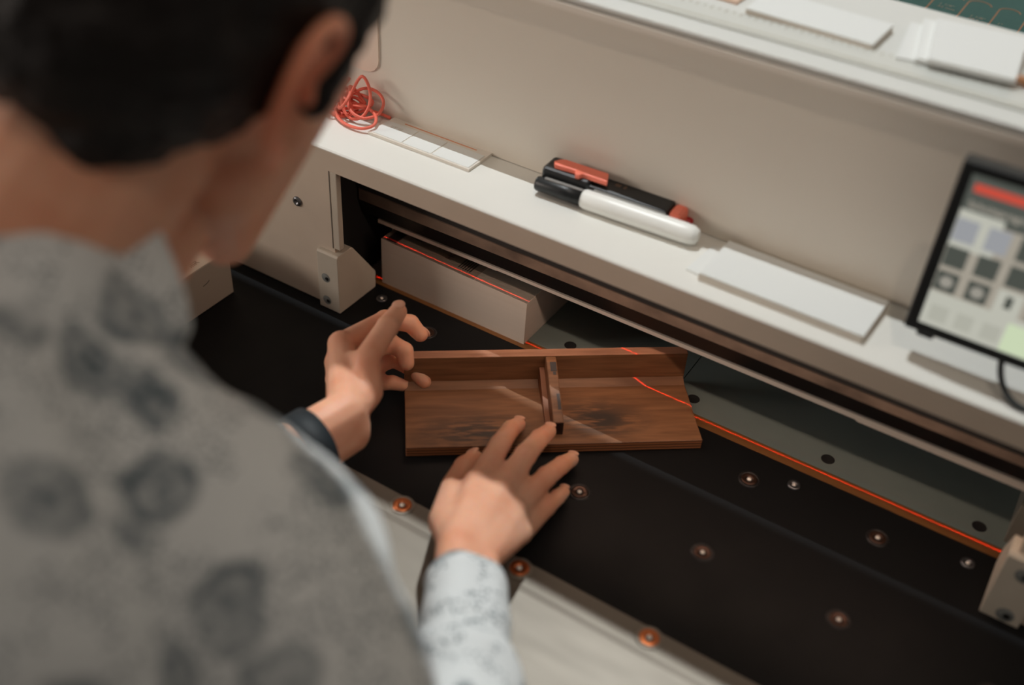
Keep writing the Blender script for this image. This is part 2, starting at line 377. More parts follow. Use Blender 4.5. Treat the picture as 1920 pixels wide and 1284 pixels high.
# grey-black scuffs on the tray floor (stains with their own shape)
mp2 = N.new('ShaderNodeMapping'); mp2.inputs['Scale'].default_value = (18, 110, 60); L.new(tc.outputs['Object'], mp2.inputs[0])
n2 = N.new('ShaderNodeTexNoise'); n2.inputs['Scale'].default_value = 3.0; n2.inputs['Detail'].default_value = 5; L.new(mp2.outputs[0], n2.inputs['Vector'])
def blob_mask(cx, cy, rx, ry):
    m1 = N.new('ShaderNodeMapping'); m1.inputs['Location'].default_value = (-cx/rx, -cy/ry, 0); m1.inputs['Scale'].default_value = (1/rx, 1/ry, 0)
    L.new(tc.outputs['Object'], m1.inputs[0]); ln = N.new('ShaderNodeVectorMath'); ln.operation = 'LENGTH'; L.new(m1.outputs[0], ln.inputs[0])
    mr = N.new('ShaderNodeMapRange'); mr.inputs[1].default_value = 1.0; mr.inputs[2].default_value = .2; mr.inputs[3].default_value = 0; mr.inputs[4].default_value = 1; L.new(ln.outputs['Value'], mr.inputs[0]); return mr.outputs[0]
ma = N.new('ShaderNodeMath'); ma.operation = 'MAXIMUM'; L.new(blob_mask(.142, .024, .046, .028), ma.inputs[0]); L.new(blob_mask(.050, .012, .055, .026), ma.inputs[1])
th = N.new('ShaderNodeMapRange'); th.inputs[1].default_value = .38; th.inputs[2].default_value = .54; L.new(n2.outputs[0], th.inputs[0])
mm = N.new('ShaderNodeMath'); mm.operation = 'MULTIPLY'; L.new(ma.outputs[0], mm.inputs[0]); L.new(th.outputs[0], mm.inputs[1])
mx = N.new('ShaderNodeMix'); mx.data_type = 'RGBA'; L.new(mm.outputs[0], mx.inputs[0]); L.new(cr.outputs[0], mx.inputs[6]); mx.inputs[7].default_value = (*lin((58, 46, 38)), 1)
L.new(mx.outputs[2], b.inputs['Base Color'])
ply = mat('ply_edge', (140, 94, 60), .65)
N, L, b = nt(ply); tc = N.new('ShaderNodeTexCoord'); wv = N.new('ShaderNodeTexWave'); wv.bands_direction = 'Z'; wv.inputs['Scale'].default_value = 120; wv.inputs['Distortion'].default_value = 1.0
L.new(tc.outputs['Object'], wv.inputs[0]); cr = N.new('ShaderNodeValToRGB'); cr.color_ramp.elements[0].color = (*lin((92, 56, 36)), 1); cr.color_ramp.elements[1].color = (*lin((176, 112, 70)), 1); L.new(wv.outputs[0], cr.inputs[0]); L.new(cr.outputs[0], b.inputs['Base Color'])
walltop = noisy(mat('rough_wall_top', (176, 128, 100), .75), 60, .7, (120, 78, 58), stretch=(.3, 3, 1), bump=.6)
JO = Vector((.1420, -.1002, .0003)); JA = math.radians(37.55); JL = .2142
jig = thing('wooden_jig', JO, 'brown wooden tray with a back wall and one divider, lying on the black table', 'wooden tray'); jig.rotation_euler = (0, 0, JA)
def jlink(name, bm, m, smooth=False):
    o = link(name, bm, m); o.parent = jig; return o
bm = bmesh.new(); add_box(bm, (0, 0, 0), (JL, .0752, .0085)); bevel_all(bm, .0006)
base = jlink('tray_base', bm, [wood, ply])
for p in base.data.polygons:
    if abs(p.normal.z) < .5: p.material_index = 1
bm = bmesh.new(); add_box(bm, (0, .0665, .0086), (JL, .0750, .0348)); bevel_all(bm, .0005)
bw = jlink('back_wall', bm, [wood, walltop])
for p in bw.data.polygons:
    if p.normal.z > .5: p.material_index = 1
# divider: gusset that falls towards the front
bm = bmesh.new(); add_prism(bm, [(.0095, .0086), (.0664, .0086), (.0664, .0345), (.0600, .0345), (.0095, .0205)], 0, .1050, .1128); bevel_all(bm, .0009, 3)
dv = jlink('divider', bm, wood)
bm = bmesh.new(); add_prism(bm, [(.0100, .0086), (.0664, .0086), (.0664, .0240), (.030, .0130)], 0, .1012, .1050); o = link('glue_fillet', bm, mat('fillet_wood', (138, 84, 50), .5)); o.parent = dv
bm = bmesh.new(); add_box(bm, (.1050, .0095, .0087), (.1128, .0099, .0200)); o = link('end_plate', bm, mat('end_plate_dark', (60, 40, 30), .6)); o.parent = dv  # thin dark plate over the divider's front end
bm = bmesh.new()
for (y0, y1, x0, x1, m0) in ((.052, .0598, .1075, .1120, 0), (.0490, .0515, .1090, .1112, 0), (.020, .033, .1098, .1120, 0)):
    za, zb = .0205+(y0-.0095)*(.014/.0505), .0205+(y1-.0095)*(.014/.0505)
    vv = [bm.verts.new(p) for p in ((x0, y0, za+.0002), (x1, y0, za+.0002), (x1, y1, zb+.0002), (x0, y1, zb+.0002))]; bm.faces.new(vv)
    r = bmesh.ops.extrude_face_region(bm, geom=[bm.faces[-1] if False else vv[0].link_faces[0]])
    for e in r['geom']:
        if isinstance(e, bmesh.types.BMVert): e.co.z -= .0004
o = link('ink_marks', bm, mat('ink_smudge', (64, 60, 60), .7)); o.parent = dv
bm = bmesh.new(); add_prism(bm, [(.0600, .0086), (.0664, .0086), (.0664, .0120)], 0, .1130, JL-.0005); o = jlink('corner_fillet', bm, wood)
bm = bmesh.new(); add_prism(bm, [(.0600, .0086), (.0664, .0086), (.0664, .0120)], 0, .0005, .1010); o = jlink('corner_fillet', bm, wood)

# ------------------------------------------------------------------ things on the ledge
LZ = .1487
def slab(name, corners, z0, z1, m, parent=None):
    bm = bmesh.new(); A = [bm.verts.new((x, y, z0)) for x, y in corners]; B = [bm.verts.new((x, y, z1)) for x, y in corners]; n = len(A)
    bm.faces.new(A); bm.faces.new(B)
    for i in range(n): bm.faces.new((A[i], A[(i+1) % n], B[(i+1) % n], B[i]))
    bmesh.ops.recalc_face_normals(bm, faces=bm.faces[:]); return link(name, bm, m, parent)
c1 = thing('label_card', (.052, .056, LZ), 'white card with three pale boxes lying on the ledge beside the red cord', 'card')
slab('card', [(.0030, .0408), (.0950, .0410), (.0955, .0722), (.0050, .0722)], LZ, LZ+.0022, mat('card_rim', (222, 216, 206), .6), c1)
bm = bmesh.new()
for x0, x1 in ((.0048, .0330), (.0342, .0600), (.0612, .0935)): add_box(bm, (x0, .0425, LZ+.0022), (x1, .0640, LZ+.0026))
link('white_field', bm, sheet_m, c1)
box('orange_line', (.0180, .0672, LZ+.0022), (.0840, .0682, LZ+.0025), mat('orange_print', (214, 150, 116), .7), c1)
Mx = Matrix.Translation((.0120, .0560, LZ+.00265)); text_mesh('print', 'IIT III', .0050, Mx, mat('faint_ink', (206, 203, 196), .7), c1, .00003)
c2 = thing('card_stack', (.34, .047, LZ), 'thick stack of blank white cards on the ledge left of the screen', 'cards')
slab('cards', [(.2880, .0190), (.3968, .0180), (.3990, .0630), (.2890, .0650)], LZ, LZ+.0052, [sheet_edge], c2)
slab('top_card', [(.2880, .0190), (.3968, .0180), (.3990, .0630), (.2890, .0650)], LZ+.0052, LZ+.0060, sheet_m, c2)
tag(slab('loose_card', [(.2770, .0245), (.2872, .0235), (.2885, .0620), (.2800, .0600)], LZ, LZ+.0012, sheet_m), 'thin white card showing at the left end of the thick card stack', 'card')

# white marker with black cap
def pen(parent, p0, d, prof, m, name, seg=28):
    bm = bmesh.new(); add_lathe(bm, prof, seg, axis_matrix(p0, d)); return link(name, bm, m, parent, True)
mk0 = Vector((.1485, .0480, LZ+.0074)); mkd = Vector((.1230, .0060, 0)).normalized()
mk = thing('board_marker', (.21, .052, LZ), 'white board marker with a black cap in front on the ledge', 'marker')
pen(mk, mk0, mkd, [(0, .0362), (.0062, .0362), (.0070, .0385), (.0072, .060), (.0071, .112), (.0068, .1185), (.0052, .1222), (.003, .1232), (0, .1234)], mat('marker_white', (236, 238, 234), .35), 'barrel')
pen(mk, mk0, mkd, [(0, 0), (.0048, 0), (.0054, .0012), (.0058, .020), (.0062, .0362), (0, .0362)], mat('cap_black', (24, 28, 30), .4), 'cap')
bm = bmesh.new(); add_box(bm, (.006, -.0014, .0050), (.036, .0014, .0066), bevel=.0005)
o = link('clip', bm, mat('clip_grey', (128, 126, 122), .45), mk); o.data.transform(axis_matrix(mk0, mkd) @ Matrix.Rotation(PI/2, 4, 'Y') @ Matrix.Rotation(PI, 4, 'X')) if False else o.data.transform(Matrix.Translation(mk0) @ Matrix.Rotation(math.atan2(mkd.y, mkd.x), 4, 'Z'))
# black highlighter with coral clip, behind the marker
hl = thing('highlighter', (.20, .0645, LZ), 'black flat highlighter with a coral cap clip behind the white marker', 'marker')
HA = math.atan2(.0040, .100); HX = Matrix.Translation((.1490, .0618, LZ)) @ Matrix.Rotation(HA, 4, 'Z') @ Matrix.Diagonal((1.04, 1.36, 1.28, 1))
def hbox(name, lo, hi, m, bev):
    bm = bmesh.new(); add_box(bm, lo, hi, bevel=bev); bm.transform(HX); return link(name, bm, m, hl)
hblack = mat('highlighter_black', (26, 29, 31), .4)
hbox('barrel', (.034, -.0075, .0004), (.0925, .0060, .0130), hblack, .002)
hbox('cap', (0, -.0080, .0003), (.036, .0068, .0150), hblack, .002)
coral = mat('coral_plastic', (244, 128, 104), .4)
bm = bmesh.new(); out = [(.0085, -.0060), (.0060, -.0030), (.0085, .0005), (.012, .0020), (.0440, .0020), (.0480, -.0060), (.0300, -.0060), (.0285, -.0085), (.0255, -.0085), (.0235, -.0050)]
A = []; add_prism(bm, out, 2, .0150, .0180); bevel_all(bm, .0006); bm.transform(HX); link('clip', bm, coral, hl)
hbox('end_cap', (.0925, -.0070, .0006), (.1025, .0056, .0126), coral, .003)
hbox('label', (.040, -.0080, .0050), (.0920, -.0074, .0120), mat('label_grey', (150, 150, 146), .5), .0001)
Mx = HX @ Matrix.Translation((.0500, .0000, .01302)); text_mesh('print', 'IIII  II', .0040, Mx, mat('gold_print', (150, 112, 86), .5), hl, .00003)
rp = thing('red_pen', (.25, .068, LZ), 'dark pen with a deep red end cap lying behind the highlighter', 'pen')
p0 = Vector((.1560, .0705, LZ+.0040)); pd = Vector((.1, .0012, 0)).normalized()
pen(rp, p0, pd, [(0, 0), (.0030, .001), (.0036, .004), (.0036, .092), (0, .092)], hblack, 'barrel')
pen(rp, p0, pd, [(0, .0921), (.0040, .0921), (.0044, .094), (.0044, .1020), (.0036, .1035), (0, .1036)], mat('deep_red', (176, 16, 22), .4), 'end_cap')

# tangle of coral cord
random.seed(11); pts = []; C0 = Vector((-.030, .055, LZ))
def loop(cx, cy, cz, rx, rz, tilt, yaw, n=7, ph=0.0):
    out = []
    for k in range(n):
        a = ph+2*PI*k/n
        p = Vector((rx*math.cos(a), 0, rz*math.sin(a)))
        p = Matrix.Rotation(yaw, 3, 'Z') @ (Matrix.Rotation(tilt, 3, 'X') @ p)
        out.append(Vector((cx, cy, max(cz, .0)))+p)
    return out
path = []
path += loop(-.0185, .0540, LZ+.0185, .0125, .0165, -.35, .15, 8, 2.2)
path += loop(-.0120, .0580, LZ+.0140, .0140, .0118, -.8, .3, 7, 3.0)
path += loop(-.0160, .0500, LZ+.0060, .0210, .0110, -1.2, -.2, 8, 3.1)
for k in range(6):
    path += loop(-.0300+random.uniform(-.008, .006), .056+random.uniform(-.006, .006), LZ+.0085+random.uniform(-.003, .006), random.uniform(.010, .017), random.uniform(.006, .011), random.uniform(-1.3, -.2), random.uniform(-1.5, 1.5), 6, random.uniform(0, 6))
path += [Vector((-.020, .066, LZ+.004)), Vector((-.006, .068, LZ+.003)), Vector((.003, .0700, LZ+.0018))]
path = [Vector((p.x, min(p.y, .0690), max(p.z, LZ+.0014))) for p in path]
bm = bmesh.new(); add_tube(bm, catmull(path, 7), .00125, 8)
tag(link('rubber_cord', bm, mat('coral_cord', (232, 112, 92), .5), None, True), 'tangled coral red rubber cord heaped on the ledge beside the cheek', 'cord')

# touch screen held in front of the machine wall
sc = thing('touch_screen', (.475, .050, .160), 'small black framed touch screen standing over the right end of the ledge', 'screen')
SX = Matrix.Translation((.4158, .0205, .1700)) @ Matrix.Rotation(math.radians(-2), 4, 'X')      # x right, z up, face towards -y
SW, SH = .168, .1095
def sbox(name, lo, hi, m, parent, bev=0.0):
    bm = bmesh.new(); add_box(bm, lo, hi, bevel=bev); bm.transform(SX); return link(name, bm, m, parent)
frame_m = mat('screen_frame', (24, 28, 30), .45)
fr = sbox('frame', (0, 0, 0), (SW, .012, SH), frame_m, sc, .0015)
def emis(name, c, e=1.0):
    m = mat(name, c, .4); b = m.node_tree.nodes['Principled BSDF']
    b.inputs['Base Color'].default_value = (.01, .01, .01, 1); b.inputs['Emission Color'].default_value = (*lin(c), 1); b.inputs['Emission Strength'].default_value = e; return m
scr = sbox('screen', (.0068, -.0004, .0070), (SW-.0065, .0002, SH-.0058), emis('screen_grey', (78, 82, 76)), sc)
def tile(name, x0, z0, x1, z1, m, par=None, d=.0006): return sbox(name, (x0, -.0004-d, z0), (x1, -.0004, z1), m, par or scr)
tile('red_bar', .0100, .0945, SW-.0075, .0992, emis('screen_red', (196, 74, 58)))
pale = emis('screen_pale', (184, 184, 172)); grid = emis('screen_grid', (160, 153, 140)); dark = emis('screen_dark', (72, 76, 70)); blu = emis('screen_bluegrey', (150, 152, 156)); grn = emis('screen_green', (198, 212, 178))
tile('pale_row', .0074, .0600, .0310, .0830, pale); tile('grid_area', .0074, .0290, SW-.0075, .0600, grid, d=.0003); tile('grid_area', .0310, .0600, SW-.0075, .0790, grid, d=.0003)
tile('pale_row', .0072, .0078, SW-.0075, .0300, pale)
for r, (z0, z1) in enumerate(((.0640, .0780), (.0475, .0605), (.0315, .0440))):
    for c in range(9):
        x0 = .0078+c*.0170
        if x0+.0120 > SW-.008: continue
        if r == 2 and c == 2: tile('key', x0-.001, z0-.002, x0+.013, z1+.001, pale); tile('key_mark', x0+.004, z0+.003, x0+.008, z1-.002, dark, d=.0009); continue
        m_ = blu if (r == 0 and c < 2) else dark
        k_ = tile('key', x0, z0, x0+.0120, z1, m_, d=.0007)
        if r == 2 and c < 2:
            bm = bmesh.new(); add_lathe(bm, [(.0036, 0), (.0034, .0002), (0, .0002)], 20, SX @ axis_matrix((x0+.006, -.0011, (z0+z1)/2), (0, -1, 0), (0, 0, 1))); link('key_mark', bm, emis('screen_mark', (150, 146, 136)), k_)
for x0, x1 in ((.0110, .0210), (.0255, .0350), (.0400, .0500)): tile('soft_key', x0, .0115, x1, .0220, emis('screen_soft', (172, 172, 160)), d=.0008)
tile('green_key', .0520, .0085, .0720, .0265, grn, d=.0009)
Mx = SX @ Matrix.Translation((.0100, -.0007, .0850)) @ Matrix.Rotation(PI/2, 4, 'X'); text_mesh('screen_title', 'Schnittprogramm', .0058, Mx, emis('screen_text', (176, 168, 154)), scr, .00005)
sbox('foot', (.0080, .0010, -.0030), (.0180, .0100, .0004), frame_m, sc, .001)
bm = bmesh.new(); add_box(bm, (.535, .0290, .205), (.575, .0716, .235), bevel=.002); link('bracket', bm, frame_m, sc)
bm = bmesh.new(); add_tube(bm, catmull([(.4715, .0280, .1780), (.4725, .0240, .1680), (.4770, .0190, .1590), (.4850, .0150, .1525), (.4960, .0140, .1505), (.520, .0200, .1505), (.560, .040, .1505)], 8), .0019, 10); link('cable', bm, mat('cable_black', (40, 46, 48), .5), sc, True)

# ------------------------------------------------------------------ things on the shelf
SZ = .2882
c3 = thing('card_pile', (.295, .142, SZ), 'long pile of blank white cards on the upper shelf behind the ruler', 'cards')
slab('cards', [(.2550, .1075), (.3372, .1045), (.3385, .1440), (.2540, .1470)], SZ, SZ+.0040, sheet_edge, c3)
slab('top_card', [(.2550, .1075), (.3372, .1045), (.3385, .1440), (.2540, .1470)], SZ+.0040, SZ+.0048, sheet_m, c3)
tag(slab('brown_card', [(.19, .122), (.2440, .1200), (.2460, .170), (.19, .172)], SZ, SZ+.0015, mat('brown_card', (206, 178, 158), .7)), 'brownish card on the upper shelf left of the white card pile', 'card')
ru = thing('ruler', (.30, .094, SZ), 'long clear white ruler lying along the front of the upper shelf', 'ruler')
slab('strip', [(.02, .0790), (.440, .0820), (.440, .1075), (.02, .1035)], SZ, SZ+.0016, mat('ruler_clear', (202, 205, 200), .3), ru)
bm = bmesh.new()
for k in range(84):
    x = .024+k*.005; y1 = .1030+(x-.02)*.0040/.42
    ln = .0050 if k % 2 == 0 else .0032
    add_box(bm, (x, y1-ln, SZ+.0016), (x+.0007, y1, SZ+.0018))
link('tick_marks', bm, mat('ruler_ink', (176, 172, 160), .6), ru)
bm = bmesh.new(); add_box(bm, (.02, .0845, SZ+.0016), (.44, .0860, SZ+.0018)); link('groove_line', bm, mat('ruler_groove', (192, 190, 178), .5), ru)
tag(slab('paper_sheet', [(.3530, .1010), (.3770, .1060), (.3750, .1620), (.3450, .1600)], SZ+.0018, SZ+.0030, sheet_m), 'white paper sheet at the lower left of the fanned sheets on the upper shelf', 'paper', 'fanned white sheets on the shelf')
tag(slab('paper_sheet', [(.3640, .1020), (.4140, .1060), (.4090, .1700), (.3510, .1660)], SZ+.0031, SZ+.0052, sheet_m), 'second white paper sheet in the middle of the fan on the upper shelf', 'paper', 'fanned white sheets on the shelf')
tag(slab('paper_sheet', [(.3710, .0990), (.4200, .1030), (.4130, .1700), (.3590, .1640)], SZ+.0053, SZ+.0080, sheet_m), 'topmost white paper sheet on the fan of sheets, upper shelf', 'paper', 'fanned white sheets on the shelf')
pc = thing('pencil', (.425, .135, SZ), 'wooden pencil with a dark point beside the fanned sheets', 'pencil')
q0 = Vector((.4130, .1150, SZ+.0036)); qd = Vector((.060, .006, .0)).normalized()
pen(pc, q0, qd, [(0, 0), (.0006, .001), (.0012, .003)], ink, 'lead'); pen(pc, q0, qd, [(.0012, .003), (.0034, .012), (0, .012)], mat('pencil_wood', (206, 150, 110), .6), 'point')
pen(pc, q0, qd, [(0, .012), (.0035, .012), (.0035, .09), (0, .09)], mat('pencil_orange', (206, 84, 40), .45), 'shaft')

# ------------------------------------------------------------------ cutting mat on the bench behind
be = thing('work_bench', (.5, .75, -.92), 'bench behind the cutter carrying the green cutting mat', 'bench')
box('bench_top', (-.3, .38, .160), (1.3, 1.2, .196), mat('bench_wood', (150, 120, 92), .6), be)
for x, y in ((-.25, .42), (1.25, .42), (-.25, 1.15), (1.25, 1.15)): box('leg', (x-.025, y-.025, -.92), (x+.025, y+.025, .160), darkgap, be)
cm = thing('cutting_mat', (.4, .6, .196), 'teal green cutting mat printed with pale arcs and inch sizes behind the shelf', 'cutting mat')
box('mat_sheet', (.05, .40, .1962), (.75, .85, .1990), noisy(mat('mat_green', (52, 128, 130), .6), 200, .4, (44, 116, 118)), cm)
arcm = mat('mat_print', (206, 158, 124), .6)
def arch(x0, y0, d, leg):
    bm = bmesh.new(); r = d/2; pts = []
    for k in range(19):
        a = PI - k*PI/18*.93; pts.append((x0+r+r*math.cos(a), y0+leg+r*math.sin(a)))
    pts = [(x0, y0)]+pts; n = len(pts); h = .0006
    L_, R_ = [], []
    for i, (x, y) in enumerate(pts):
        x2, y2 = pts[min(i+1, n-1)]; x1_, y1_ = pts[max(i-1, 0)]; t = Vector((x2-x1_, y2-y1_)).normalized(); nn = Vector((-t.y, t.x))
        L_.append(bm.verts.new((x+nn.x*h, y+nn.y*h, .1992))); R_.append(bm.verts.new((x-nn.x*h, y-nn.y*h, .1992)))
    for i in range(n-1): bm.faces.new((L_[i], R_[i], R_[i+1], L_[i+1]))
    bmesh.ops.recalc_face_normals(bm, faces=bm.faces[:])
    r_ = bmesh.ops.extrude_face_region(bm, geom=bm.faces[:])
    for e in r_['geom']:
        if isinstance(e, bmesh.types.BMVert): e.co.z -= .0003
    bmesh.ops.recalc_face_normals(bm, faces=bm.faces[:])
    return link('size_arc', bm, arcm, cm)
arch(.3026, .4300, .0230, .055); arch(.3300, .4300, .0200, .055); arch(.3570, .4300, .0180, .055); arch(.3815, .4300, .0160, .050)
def mtxt(x, y, s, z=.0056): text_mesh('size_print', s, z, Matrix.Translation((x, y, .1990)) @ Matrix.Rotation(-.10, 4, 'Z'), mat('mat_text', (186, 186, 176), .6), cm, .0002)
mtxt(.3088, .4640, '1 1/4"'); mtxt(.3090, .4570, '32 mm'); mtxt(.3385, .4530, '1 1/8"'); mtxt(.3385, .4465, '28,6 mm'); mtxt(.3622, .4505, '1"')

# ------------------------------------------------------------------ the person
def V(*a): return Vector(a)
SPH = {}
def sphere_pts(sub):
    if sub not in SPH:
        t = bmesh.new(); bmesh.ops.create_icosphere(t, subdivisions=sub, radius=1.0); SPH[sub] = [v.co.copy() for v in t.verts]; t.free()
    return SPH[sub]
def hull(bm, balls, sub=2):
    """convex hull of balls [(centre, radius)...]"""
    t = bmesh.new()
    for c, r in balls:
        for p in sphere_pts(sub): t.verts.new(c + p*r)
    res = bmesh.ops.convex_hull(t, input=t.verts[:], use_existing_faces=False)
    used = {}
    for f in t.faces:
        for v in f.verts:
            if v not in used: used[v] = bm.verts.new(v.co)
    for f in t.faces: bm.faces.new([used[v] for v in f.verts])
    t.free()
def ellip(bm, c, axes, radii, seg=32):
    """axes: three unit vectors; radii: three lengths"""
    g = bmesh.ops.create_uvsphere(bm, u_segments=seg, v_segments=seg//2, radius=1.0)
    for v in g['verts']:
        p = v.co.copy(); v.co = c + axes[0]*(p.x*radii[0]) + axes[1]*(p.y*radii[1]) + axes[2]*(p.z*radii[2])
def chain(bm, pts, rad):
    for i in range(len(pts)-1): hull(bm, [(pts[i], rad[i]), (pts[i+1], rad[i+1])])
def fuse(name, bm, voxel, smooth, m, parent, displace=None):
    me = bpy.data.meshes.new(name+'_raw'); bm.to_mesh(me); bm.free()
    t = bpy.data.objects.new(name+'_raw', me); COL.objects.link(t)
    r = t.modifiers.new('r', 'REMESH'); r.mode = 'VOXEL'; r.voxel_size = voxel
    if smooth: sm = t.modifiers.new('s', 'SMOOTH'); sm.factor = .5; sm.iterations = smooth
    dg = bpy.context.evaluated_depsgraph_get(); me2 = bpy.data.meshes.new_from_object(t.evaluated_get(dg))
    bpy.data.objects.remove(t); bpy.data.meshes.remove(me)
    if displace:
        nor = [v.normal.copy() for v in me2.vertices]
        for v, n_ in zip(me2.vertices, nor): v.co += n_*displace(v.co)
    for p in me2.polygons: p.use_smooth = True
    me2.name = name; me2.materials.clear()
    me2.materials.append(m)
    o = bpy.data.objects.new(name, me2); COL.objects.link(o)
    if parent is not None: o.parent = parent; o.matrix_parent_inverse = world_of(parent).inverted()
    return o

skin = mat('skin', (206, 142, 108), .5, spec=.35)
N, L, b = nt(skin)
b.inputs['Subsurface Weight'].default_value = .45; b.inputs['Subsurface Radius'].default_value = (.004, .0015, .0008); b.inputs['Subsurface Scale'].default_value = 2.0
tc = N.new('ShaderNodeTexCoord'); n1 = N.new('ShaderNodeTexNoise'); n1.inputs['Scale'].default_value = 35; n1.inputs['Detail'].default_value = 4; L.new(tc.outputs['Object'], n1.inputs['Vector'])
cr = N.new('ShaderNodeValToRGB'); cr.color_ramp.elements[0].position = .3; cr.color_ramp.elements[0].color = (*lin((218, 154, 124)), 1); cr.color_ramp.elements[1].position = .7; cr.color_ramp.elements[1].color = (*lin((230, 178, 150)), 1)
L.new(n1.outputs[0], cr.inputs[0])
gm = N.new('ShaderNodeNewGeometry'); dst = N.new('ShaderNodeVectorMath'); dst.operation = 'DISTANCE'; dst.inputs[1].default_value = (.190, -.232, .353); L.new(gm.outputs['Position'], dst.inputs[0])
mr_ = N.new('ShaderNodeMapRange'); mr_.inputs[1].default_value = .052; mr_.inputs[2].default_value = .020; mr_.inputs[3].default_value = 0; mr_.inputs[4].default_value = .75; L.new(dst.outputs['Value'], mr_.inputs[0])
mxe = N.new('ShaderNodeMix'); mxe.data_type = 'RGBA'; L.new(mr_.outputs[0], mxe.inputs[0]); L.new(cr.outputs[0], mxe.inputs[6]); mxe.inputs[7].default_value = (*lin((232, 140, 108)), 1)
L.new(mxe.outputs[2], b.inputs['Base Color'])
n2 = N.new('ShaderNodeTexNoise'); n2.inputs['Scale'].default_value = 420; n2.inputs['Detail'].default_value = 3; L.new(tc.outputs['Object'], n2.inputs['Vector'])
bp = N.new('ShaderNodeBump'); bp.inputs['Strength'].default_value = .25; bp.inputs['Distance'].default_value = .0006; L.new(n2.outputs[0], bp.inputs['Height']); L.new(bp.outputs[0], b.inputs['Normal'])
nail_m = mat('nail', (224, 172, 146), .35)

pe = thing('person', (.10, -.40, -.92), 'black-haired person in pale blue-patterned shirt bending over the cutter, hands by the wooden tray', 'person')

# --- right hand: joints in the world (metres)
RW = V(.2529, -.1883, .0600)
rh = dict(
 index=[V(.2180, -.1242, .0400), V(.2091, -.0840, .0380), V(.2016, -.0576, .0270), V(.1978, -.0405, .0165)],
 middle=[V(.2346, -.1238, .0410), V(.2292, -.0845, .0400), V(.2251, -.0582, .0320), V(.2226, -.0405, .0235)],
 ring=[V(.2475, -.1275, .0360), V(.2465, -.0844, .0300), V(.2448, -.0599, .0190), V(.2433, -.0420, .0090)],
 pinky=[V(.2575, -.1357, .0300), V(.2573, -.1013, .0220), V(.2558, -.0837, .0150), V(.2540, -.0715, .0082)],
 thumb=[V(.2225, -.1640, .0440), V(.2010, -.1270, .0290), V(.1910, -.0990, .0180), V(.1885, -.0830, .0115)])
rr = dict(index=(.0094, .0074, .0067, .0058), middle=(.0096, .0077, .0069, .0060), ring=(.0090, .0072, .0065, .0057), pinky=(.0080, .0062, .0056, .0050), thumb=(.0132, .0090, .0080, .0067))
# --- left hand: thumb side up, fingers loosely curled
LW = V(.1249, -.1387, .0550)
lh = dict(
 index=[V(.0788, -.0897, .0650), V(.0821, -.0442, .0600), V(.0938, -.0294, .0530), V(.1020, -.0278, .0450)],
 middle=[V(.0788, -.0940, .0515), V(.0898, -.0505, .0465), V(.1015, -.0470, .0420), V(.1063, -.0505, .0350)],
 ring=[V(.0795, -.0960, .0375), V(.0872, -.0420, .0250), V(.1030, -.0382, .0190), V(.1136, -.0388, .0125)],
 pinky=[V(.0846, -.0980, .0260), V(.0868, -.0640, .0150), V(.0949, -.0530, .0120), V(.1010, -.0495, .0100)],
 thumb=[V(.1200, -.1150, .0620), V(.1120, -.1030, .0780), V(.1030, -.0680, .0790), V(.0975, -.0485, .0775)])
lr = dict(index=(.0094, .0076, .0068, .0060), middle=(.0094, .0076, .0068, .0060), ring=(.0090, .0073, .0066, .0058), pinky=(.0082, .0064, .0058, .0052), thumb=(.0125, .0090, .0082, .0068))
